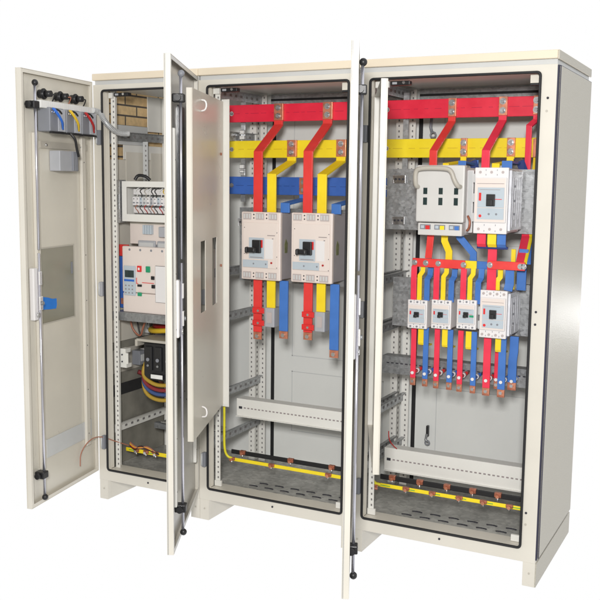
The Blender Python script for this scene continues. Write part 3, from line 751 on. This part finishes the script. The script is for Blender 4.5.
# ------------------------------------------------------------------ earth and neutral bars
def rod_bar(x0, x1, y, z, r, cm, cl, clx, name, label, cat, green=False):
    t = thing(name, label, cat, (x0, y, z), 'neutral and earth bars near the floor')
    b = MB(); b.box(0, x1 - x0, -r * .35, r * .35, -r, r, cm, .003)
    if green:
        x = .02
        while x < x1 - x0 - .03: b.box(x, x + .05, -r * .35 - .0008, 0, -r * .2, r * .25, 'grn'); x += .115
    b.build('bar', t)
    for x in clx:
        b = MB(); b.box(x - x0 - .015, x - x0 + .015, -r * .6 - .006, r * .6, -r * .5, r * 1.25, 'brownc', .003); b.cyl((x - x0, -r * .6 - .014, 0), (x - x0, -r * .6 - .006, 0), .008, cl, 6)
        b.cyl((x - x0, -r * .3 - .004, -r * 2.0), (x - x0, -r * .3 - .004, -r * .5), .004, 'zinc', 8); b.build('clamp', t)
    return t
rod_bar(.655, 1.335, .20, .288, .011, 'rubber', 'copper', (.722, .985, 1.20), 'neutral_bar', 'black sleeved neutral bar near the floor of the middle bay', 'neutral bar')
rod_bar(1.44, 2.13, .20, .286, .012, 'rubber', 'copper', (1.50, 1.63, 1.755, 1.87, 1.98), 'neutral_bar', 'black sleeved neutral bar near the floor of the right bay', 'neutral bar')
rod_bar(.69, 1.335, .12, .278, .0085, 'yellow', 'copper', (.71, .925, 1.22), 'earth_bar', 'yellow sleeved earth bar near the floor of the middle bay', 'earth bar')
rod_bar(1.45, 2.13, .12, .275, .0085, 'yellow', 'copper', (1.46, 1.595, 1.715, 1.835, 1.94, 2.05), 'earth_bar', 'yellow and green sleeved earth bar near the floor of the right bay', 'earth bar', True)
rod_bar(.06, .55, .14, .229, .010, 'yellow', 'zinc', (.13, .19, .25, .40, .5), 'earth_bar', 'short yellow green earth bar with red wires in the left bay', 'earth bar', True)
def cable(name, pts, r, m, label, cat='cable', grp=None, sm=2):
    p0 = Vector(pts[0]); b = MB(); b.tube([Vector(p) - p0 for p in pts], r, m, 8, smooth_path=sm)
    o = b.build(name, None, p0); return tag(o, label, cat, grp)
cable('earth_cable', [(.675, .10, .62), (.676, .10, .45), (.675, .10, .33), (.685, .11, .29), (.715, .115, .283)], .006, 'cabg', 'thin yellow earth cable climbing the left upright of the middle bay')
cable('earth_cable', [(1.443, .09, .60), (1.444, .09, .42), (1.442, .09, .33), (1.448, .10, .285), (1.475, .115, .278)], .007, 'cabg', 'thin yellow earth cable climbing the left upright of the right bay')
cable('earth_cable', [(1.438, .085, .33), (1.436, .085, .29), (1.447, .09, .265), (1.468, .10, .262)], .006, 'wbrn', 'brown cable looping beside the yellow one at the floor of the right bay')
b = MB(); b.box(1.437, 1.462, .085, .11, .42, .52, 'black', .004); tag(b.build('terminal_block'), 'black terminal block on the left upright of the right bay', 'terminal block')
cable('sense_wire', [(1.475, .20, .50), (1.477, .20, .46), (1.49, .22, .43), (1.50, .24, .412)], .0025, 'wred', 'thin dark red wire dropping onto the white rail of the right bay', 'wire')
for k, (dz, mm, n) in enumerate(((0, 'wred', 'red'), (.006, 'wyel', 'yellow'), (.012, 'wbrn', 'brown'), (-.006, 'wblk', 'black'))):
    cable('terminal_wire', [(.10, .12, .262 + dz), (.135, .115, .245 + dz), (.17, .112, .265 - dz), (.215, .112, .262 + dz), (.25 + k * .01, .118, .238)], .0038, mm, '%s wire tangled over the earth bar in the left bay' % n, 'wire', 'wires at the earth bar of the left bay')
cable('door_earth_wire', [(.10, .11, .26), (.07, .03, .30), (.03, -.03, .335), (.03, -.11, .335), (.015, -.16, .28), (.03, -.18, .22)], .0024, 'wbrn', 'reddish brown wire looping from the left bay onto its door', 'wire')

# ------------------------------------------------------------------ left bay devices
t = thing('control_box', 'white framed control box with small relays and coloured wires in the left bay', 'control box', (.085, .10, 1.398))
b = MB(); b.sheet(0, .42, 0, .196, 0, .003, 'white', [(.028, .392, .036, .168)])
for q in ((0, .003, 0, .196), (.417, .42, 0, .196)): b.box(q[0], q[1], .0032, .11, q[2], q[3], 'white')
b.box(.0032, .4168, .0032, .11, 0, .003, 'white'); b.box(.0032, .4168, .0032, .11, .193, .196, 'white'); b.box(.0032, .4168, .11, .113, 0, .196, 'shellg'); b.build('housing', t, bevel=.001)
b = MB()
for z0_ in (.04, .13): b.box(.032, .388, .05, .075, z0_, z0_ + .028, 'shellw', .002)
b.build('wiring_duct', t)
b = MB(); x = .034; cols = ['shellw', 'shellw', 'facebl', 'shellg', 'shellw', 'mgreyl', 'shellw', 'facebl']
for k in range(17):
    b.box(x, x + .0185, .04, .09, .078, .120, cols[k % 8], .002); b.cyl((x + .009, .0385, .11), (x + .009, .041, .11), .0025, 'hole', 8); b.box(x + .003, x + .015, .0388, .0402, .088, .094, 'mgrey'); x += .021
b.build('terminal_row', t)
for k in range(12):
    cc = random.choice(['wred', 'wyel', 'wbrn', 'wblk', 'wyel', 'paper', 'handle']); x = .06 + k * .025 + random.uniform(-.008, .008)
    b = MB(); b.tube([(x, .038, .118), (x + .012, .026, .134), (x - .008, .03, .15), (x + .01, .045, .166)], .0024, cc, 6, smooth_path=2); b.build('wire', t); b = MB(); b.tube([(x, .038, .08), (x - .006, .026, .068), (x + .01, .03, .052), (x + .004, .045, .04)], .0022, ['wbrn', 'wblk', 'wred', 'mgrey'][k % 4], 6, smooth_path=2); b.build('wire', t)
# galvanised side plate beside the control box
b = MB(); b.box(.062, .0645, .09, .16, 1.39, 1.60, 'galv'); b.box(.0647, .081, .088, .091, 1.39, 1.60, 'zinc')
for z in (1.42, 1.56): b.cyl((.073, .0875, z), (.073, .083, z), .008, 'zinc', 10)
b.box(.069, .077, .0865, .0882, 1.455, 1.53, 'galvd'); b.build('galvanised_side_plate', cab0)
cable('black_conduit', [(.12, .16, 1.60), (.13, .17, 1.625), (.17, .18, 1.62), (.19, .19, 1.60)], .008, 'wblk', 'short black hose arching over the control box')
# small DIN rail pieces beneath
t = thing('relay_board', 'white board with small relays between the control box and the air breaker', 'relay board', (.08, .17, 1.285))
b = MB(); b.box(0, .44, 0, .003, 0, .112, 'shell'); b.box(0, .44, -.0012, -.0002, .098, .108, 'handle'); b.build('board_sheet', t)
for k in range(4): b = MB(); b.box(.09 + k * .014, .101 + k * .014, -.02, -.0013, .05, .095, 'facebl', .001); b.build('terminal', t)
b = MB(); b.box(.20, .27, -.04, -.0013, .04, .09, 'mgreyl', .003); b.build('relay', t)
b = MB(); b.box(.30, .36, -.04, -.0013, .04, .09, 'shellw', .003); b.build('relay', t)

t = thing('air_breaker', 'large cream air breaker with display, red and green buttons on a grey shelf rail', 'circuit breaker', (.083, .10, .948))
b = MB(); b.box(.0, .40, .03, .26, .0, .315, 'shell', .006); b.build('body', t)
b = MB(); b.box(-.002, .402, 0, .0295, .10, .328, 'shell', .006)
for k in range(5): b.cyl((.045 + k * .065, -.001, .312), (.045 + k * .065, .001, .312), .006, 'mgrey', 10)
b.box(.0, .40, .0, .0295, .0, .098, 'shell', .006); b.build('front_cover', t)
b = MB()
for k in range(3): b.box(.05 + k * .115, .155 + k * .115, .06, .20, .316, .355, 'mgreyl', .005); b.box(.06 + k * .115, .145 + k * .115, .058, .0602, .325, .345, 'shellg')
b.build('arc_chute', t)
b = MB(); b.box(.012, .082, -.006, -.0002, .085, .232, 'facebl', .002); b.box(.02, .074, -.0075, -.0062, .175, .21, 'lcd'); b.box(.014, .076, -.0072, -.0062, .155, .165, 'wblu')
for r_ in range(3):
    for k in range(3): b.box(.020 + k * .02, .028 + k * .02, -.0072, -.0062, .095 + r_ * .018, .101 + r_ * .018, 'mgrey' if (k, r_) == (2, 0) else 'text')
b.build('trip_unit', t)
b = MB(); b.box(.094, .118, -.008, -.0002, .205, .235, 'redb', .002); b.box(.101, .111, -.0092, -.0081, .214, .226, 'paper'); b.build('stop_button', t)
b = MB(); b.box(.146, .17, -.008, -.0002, .205, .235, 'green', .002); b.build('start_button', t)
b = MB(); b.box(.094, .118, -.006, -.0002, .085, .103, 'green', .002); b.box(.094, .118, -.006, -.0002, .132, .143, 'wblk'); b.box(.085, .088, -.002, -.0002, .145, .175, 'redb'); b.box(.088, .096, -.002, -.0002, .145, .148, 'redb'); b.box(.12, .19, -.002, -.0002, .151, .154, 'redb'); b.build('indicator_window', t)
b = MB(); b.box(.175, .195, -.006, -.0002, .17, .188, 'black', .002); b.box(.178, .198, -.006, -.0002, .128, .146, 'black', .002); b.box(.20, .38, -.004, -.0002, .06, .24, 'shellw', .003); b.box(.30, .325, -.02, -.0042, .09, .2, 'mgrey', .004); b.build('charging_handle', t)
# bars left of it
t = thing('side_bar', 'blue vertical bar with red top left of the air breaker', 'busbar link', (.008, .17, .955))
b = MB(); b.box(0, .055, 0, .012, 0, .262, 'blue', .002); b.build('sleeved_bar', t)
b = MB(); b.box(-.001, .056, -.001, .013, .264, .322, 'red2', .002); b.build('red_cap', t)
b = MB(); b.box(.01, .045, -.003, -.0002, .02, .05, 'copper'); b.build('copper_joint', t)
# black contactor below
t = thing('black_breaker', 'black breaker with white label hanging under a cream cover in the left bay', 'circuit breaker', (.20, .10, .615))
b = MB(); b.box(0, .24, .01, .14, 0, .185, 'black', .005)
for k in range(4): b.box(.012 + k * .058, .055 + k * .058, .0, .0098, .05, .17, 'black', .004)
b.build('body', t)
b = MB(); b.box(.05, .12, -.002, -.0002, .012, .032, 'paper'); b.box(.05, .12, .0, .0098, .010, .034, 'black'); b.build('white_label', t)
for k in range(4):
    b = MB(); b.cyl((.034 + k * .058, -.006, .105), (.034 + k * .058, 0, .105), .009, 'mgrey', 12); b.cyl((.034 + k * .058, -.006, .075), (.034 + k * .058, 0, .075), .006, 'galvd', 10); b.build('terminal_screw', t)
b = MB(); b.box(-.04, .28, .0, .15, .190, .204, 'handle', .004); b.box(-.045, -.03, -.004, .15, .165, .2, 'handle', .004); b.build('cream_cover', t)
gc = 'thick cables curving at the bottom of the left bay'
for k, (y, z, mm, n, yy) in enumerate(((.22, .84, 'wyel', 'yellow', .55), (.26, .855, 'wred', 'red', .5), (.30, .83, 'wblk', 'black', .5))):
    cable('power_cable', [(.04, yy, z - .05), (.09, y + .1, z - .005), (.16, y, z), (.25, y - .04, z + .012), (.40, y, z + .03)], .013, mm, '%s cable crossing behind the shelf rail, above the black breaker' % n, 'cable', gc)
for k, (mm, n, dz) in enumerate((('wyeld', 'yellow', 0), ('wblud', 'blue', .028), ('wredd', 'red', .05), ('wyeld', 'upper yellow', .075))):
    cable('power_cable', [(.19, .14, .68 + dz * .2), (.185, .12, .60 + dz * .6), (.21, .11, .54 + dz), (.28, .11, .515 + dz), (.36, .12, .525 + dz), (.45, .14, .58 + dz)], .010, mm, '%s cable drooping in a curve beneath the black breaker' % n, 'cable', gc)
cable('power_cable', [(.02, .30, .60), (.06, .34, .575), (.14, .36, .565), (.22, .34, .585), (.30, .3, .60)], .012, 'wredd', 'red cable lying across the dark lower part of the left bay', 'cable', gc)

t = thing('relay_pair', 'two small dark relays on the side wall of the left bay, below the shelf rail', 'relay', (.012, .26, .645))
for k in range(2):
    b = MB(); b.box(0, .05, k * .07, k * .07 + .05, 0, .075, ['mgrey', 'shellw'][k], .003); b.box(.0502, .053, k * .07 + .01, k * .07 + .04, .02, .055, ['shellg', 'mgrey'][k]); b.build('relay_body', t)
cable('hanging_wire', [(.05, .20, .90), (.055, .21, .84), (.10, .22, .80), (.13, .2, .86), (.15, .2, .90)], .005, 'wbrn', 'brown wire sagging just under the grey shelf rail', 'wire')
cable('hanging_wire', [(.06, .24, .90), (.08, .24, .80), (.14, .25, .76), (.18, .24, .84)], .004, 'wblk', 'black wire sagging just under the grey shelf rail', 'wire')
cable('hanging_wire', [(.02, .42, .60), (.10, .40, .52), (.20, .38, .50), (.32, .36, .53)], .008, 'wbrn', 'brown cable resting low at the back of the left bay', 'wire')

# ------------------------------------------------------------------ instruments on the left door (world placed, standing on the door's inner face)
TH0 = math.atan2(.590, .104)
def on_door(o, u, z, out=0.0):
    n = Vector((math.sin(TH0), math.cos(TH0), 0)); d = Vector((math.cos(TH0), -math.sin(TH0), 0))
    p = Vector((0, -.001, 0)) + d * (u + .028) + n * out; o.location = (p.x, p.y, z); o.rotation_euler = (0, 0, -TH0)
for k, (u, who) in enumerate(((.402, 'nearest the free edge'), (.268, 'in the middle of three'), (.138, 'nearest the hinge'))):
    t = thing('indicator_lamp', 'black rear of an indicator lamp on the left door, %s' % who, 'indicator lamp', group='indicator lamps on the left door')
    b = MB(); b.cyl((0, -.02, 0), (0, .012, 0), .019, 'black', 16); b.cyl((0, .012, 0), (0, .04, 0), .014, 'black', 14); b.cyl((0, .0, 0), (0, .006, 0), .024, 'black', 16); b.build('lamp_body', t)
    b = MB(); b.tube([(-.005, .038, -.004), (-.022, .045, .0), (-.034, .03, -.02), (-.036, .012, -.045)], .003, 'wblk' if k != 1 else 'wbrn', 6, smooth_path=2); b.build('lead', t)
    on_door(t, u, 1.968)
t = thing('wiring_duct', 'white wiring duct across the top of the left door', 'cable duct')
b = MB(); b.box(-.21, .27, -.018, .03, 0, .032, 'paper', .002); b.build('duct_body', t)
b = MB(); x = -.19
while x < .26: b.box(x, x + .004, .0302, .0306, .004, .028, 'shellw'); x += .016
b.build('slot_line', t); on_door(t, .20, 1.905)
for k, (u, cc, n) in enumerate(((.366, 'wblu', 'blue'), (.230, 'wyel', 'yellow'), (.094, 'wred', 'red'))):
    t = thing('panel_meter', 'grey rear of a panel meter with %s leads on the left door' % n, 'panel meter', group='row of three panel meters')
    b = MB(); b.box(-.058, .058, -.019, .045, -.048, .055, 'mgrey', .004); b.build('meter_body', t)
    b = MB()
    for q in range(5): b.box(-.056 + q * .012, -.050 + q * .012, .0452, .052, -.046, .05, 'mgreyl', .001)
    for q in range(3): b.cyl((.015 + q * .016, .045, .035), (.015 + q * .016, .052, .035), .004, 'zinc', 8)
    b.box(-.058, .058, .04, .053, -.056, -.049, 'rubber'); b.build('terminal_rib', t)
    for q in range(2):
        b = MB(); b.tube([(.045 - q * .012, .05, .052), (.03 - q * .01, .062, .03), (-.005 - q * .005, .066, -.005), (-.03, .054, -.036 + q * .012)], .0042, cc, 6, smooth_path=2); b.build('lead', t)
    b = MB(); b.tube([(.03, .048, .05), (.01, .06, .046), (-.02, .055, .032)], .004, 'wblk', 6, smooth_path=2); b.build('lead', t)
    on_door(t, u, 1.855)
t = thing('small_relay', 'smaller grey relay below the row of panel meters', 'relay')
b = MB(); b.box(-.03, .11, -.019, .035, -.045, .045, 'mgreyl', .003); b.build('relay_body', t)
b = MB()
for q in range(3): b.box(-.028 + q * .014, -.018 + q * .014, .0352, .044, -.043, .044, 'mgrey', .001)
b.box(-.075, -.0305, -.019, .02, -.045, .045, 'mgrey', .003); b.build('terminal_rib', t); on_door(t, .225, 1.682)
n = Vector((math.sin(TH0), math.cos(TH0), 0)); d = Vector((math.cos(TH0), -math.sin(TH0), 0))
def dp(u, o_, z): p = d * (u + .028) + n * o_; return (p.x, p.y, z)
cable('meter_lead', [dp(.27, .05, 1.805), dp(.26, .07, 1.78), dp(.235, .06, 1.74), dp(.20, .05, 1.705)], .006, 'wblk', 'black lead hanging from the middle meter to the relay below')
# flexible conduit
t = thing('flexible_conduit', 'silver grey flexible conduit curving from the door duct into the left bay', 'conduit')
pts = [dp(.03, .03, 1.925), (.035, .01, 1.92), (.075, -.02, 1.885), (.10, .0, 1.845), (.115, .05, 1.82), (.14, .09, 1.822)]
b = MB(); b.tube(pts, .012, 'galv', 12, smooth_path=3); b.build('conduit_sleeve', t)
b = MB()
P = [Vector(p) for p in pts]
for _ in range(3):
    Q = [P[0]]
    for i in range(len(P) - 1): Q += [P[i] * .75 + P[i + 1] * .25, P[i] * .25 + P[i + 1] * .75]
    Q.append(P[-1]); P = Q
for i in range(1, len(P) - 1, 1):
    dd = (P[i + 1] - P[i - 1]).normalized() * .0014; b.cyl(P[i] - dd, P[i] + dd, .0135, 'shellg', 12)
b.build('conduit_rib', t)

# ------------------------------------------------------------------ world, light, camera
wd = bpy.data.worlds.new('World'); S.world = wd; wd.use_nodes = True
nt = wd.node_tree; N = nt.nodes; L = nt.links; bg = N['Background']
tc = N.new('ShaderNodeTexCoord'); sp = N.new('ShaderNodeSeparateXYZ'); L.new(tc.outputs['Generated'], sp.inputs[0])
# plain white surround; added dimmer front and right sides keep the side panel darker
ma = N.new('ShaderNodeMath'); ma.operation = 'MULTIPLY_ADD'; ma.inputs[1].default_value = -.55
L.new(sp.outputs['X'], ma.inputs[0]); L.new(sp.outputs['Y'], ma.inputs[2])
cr = N.new('ShaderNodeValToRGB'); cr.color_ramp.elements[0].position = .0; cr.color_ramp.elements[0].color = (.50, .50, .49, 1)
cr.color_ramp.elements[1].position = .30; cr.color_ramp.elements[1].color = (1, 1, 1, 1)
mr = N.new('ShaderNodeMapRange'); mr.inputs['From Min'].default_value = -.6; mr.inputs['From Max'].default_value = .6
L.new(ma.outputs[0], mr.inputs['Value']); L.new(mr.outputs[0], cr.inputs['Fac']); L.new(cr.outputs['Color'], bg.inputs['Color'])
bg.inputs['Strength'].default_value = 1.0

def area(name, loc, target, size, power, col=(1, 1, 1), sy=None):
    l = bpy.data.lights.new(name, 'AREA'); l.energy = power; l.color = col; l.size = size
    if sy: l.shape = 'RECTANGLE'; l.size_y = sy
    o = bpy.data.objects.new(name, l); COL.objects.link(o); o.location = loc
    o.rotation_euler = (Vector(target) - Vector(loc)).to_track_quat('-Z', 'Y').to_euler(); return o
area('flash_softbox', (3.0, -4.0, 2.1), (1.2, 0, 1.0), .4, 150, (1, .985, .96))
area('side_band_lamp', (2.95, 3.6, .62), (2.3, .3, 1.05), 1.0, 5.5, (1, 1, 1), .14)  # unseen strip lamp, added to lay the highlight band on the side panel

cam = bpy.data.cameras.new('Camera'); co = bpy.data.objects.new('Camera', cam); COL.objects.link(co); S.camera = co
x, y, z, yaw, pit, rol, f = 2.9434, -3.5702, 1.6061, -.4712, .1284, .0113, 924.66
fwd = Vector((math.sin(yaw) * math.cos(pit), math.cos(yaw) * math.cos(pit), -math.sin(pit)))
rt = Vector((math.cos(yaw), -math.sin(yaw), 0)); up = rt.cross(fwd)
r2 = rt * math.cos(rol) + up * math.sin(rol); u2 = -rt * math.sin(rol) + up * math.cos(rol)
co.matrix_world = Matrix(((r2.x, u2.x, -fwd.x, x), (r2.y, u2.y, -fwd.y, y), (r2.z, u2.z, -fwd.z, z), (0, 0, 0, 1)))
cam.sensor_width = 36; cam.lens = f / 600 * 36; cam.clip_start = .05; cam.clip_end = 200
S.view_settings.view_transform = 'Standard'; S.view_settings.look = 'None'; S.view_settings.exposure = 0
S.cycles.max_bounces = 8
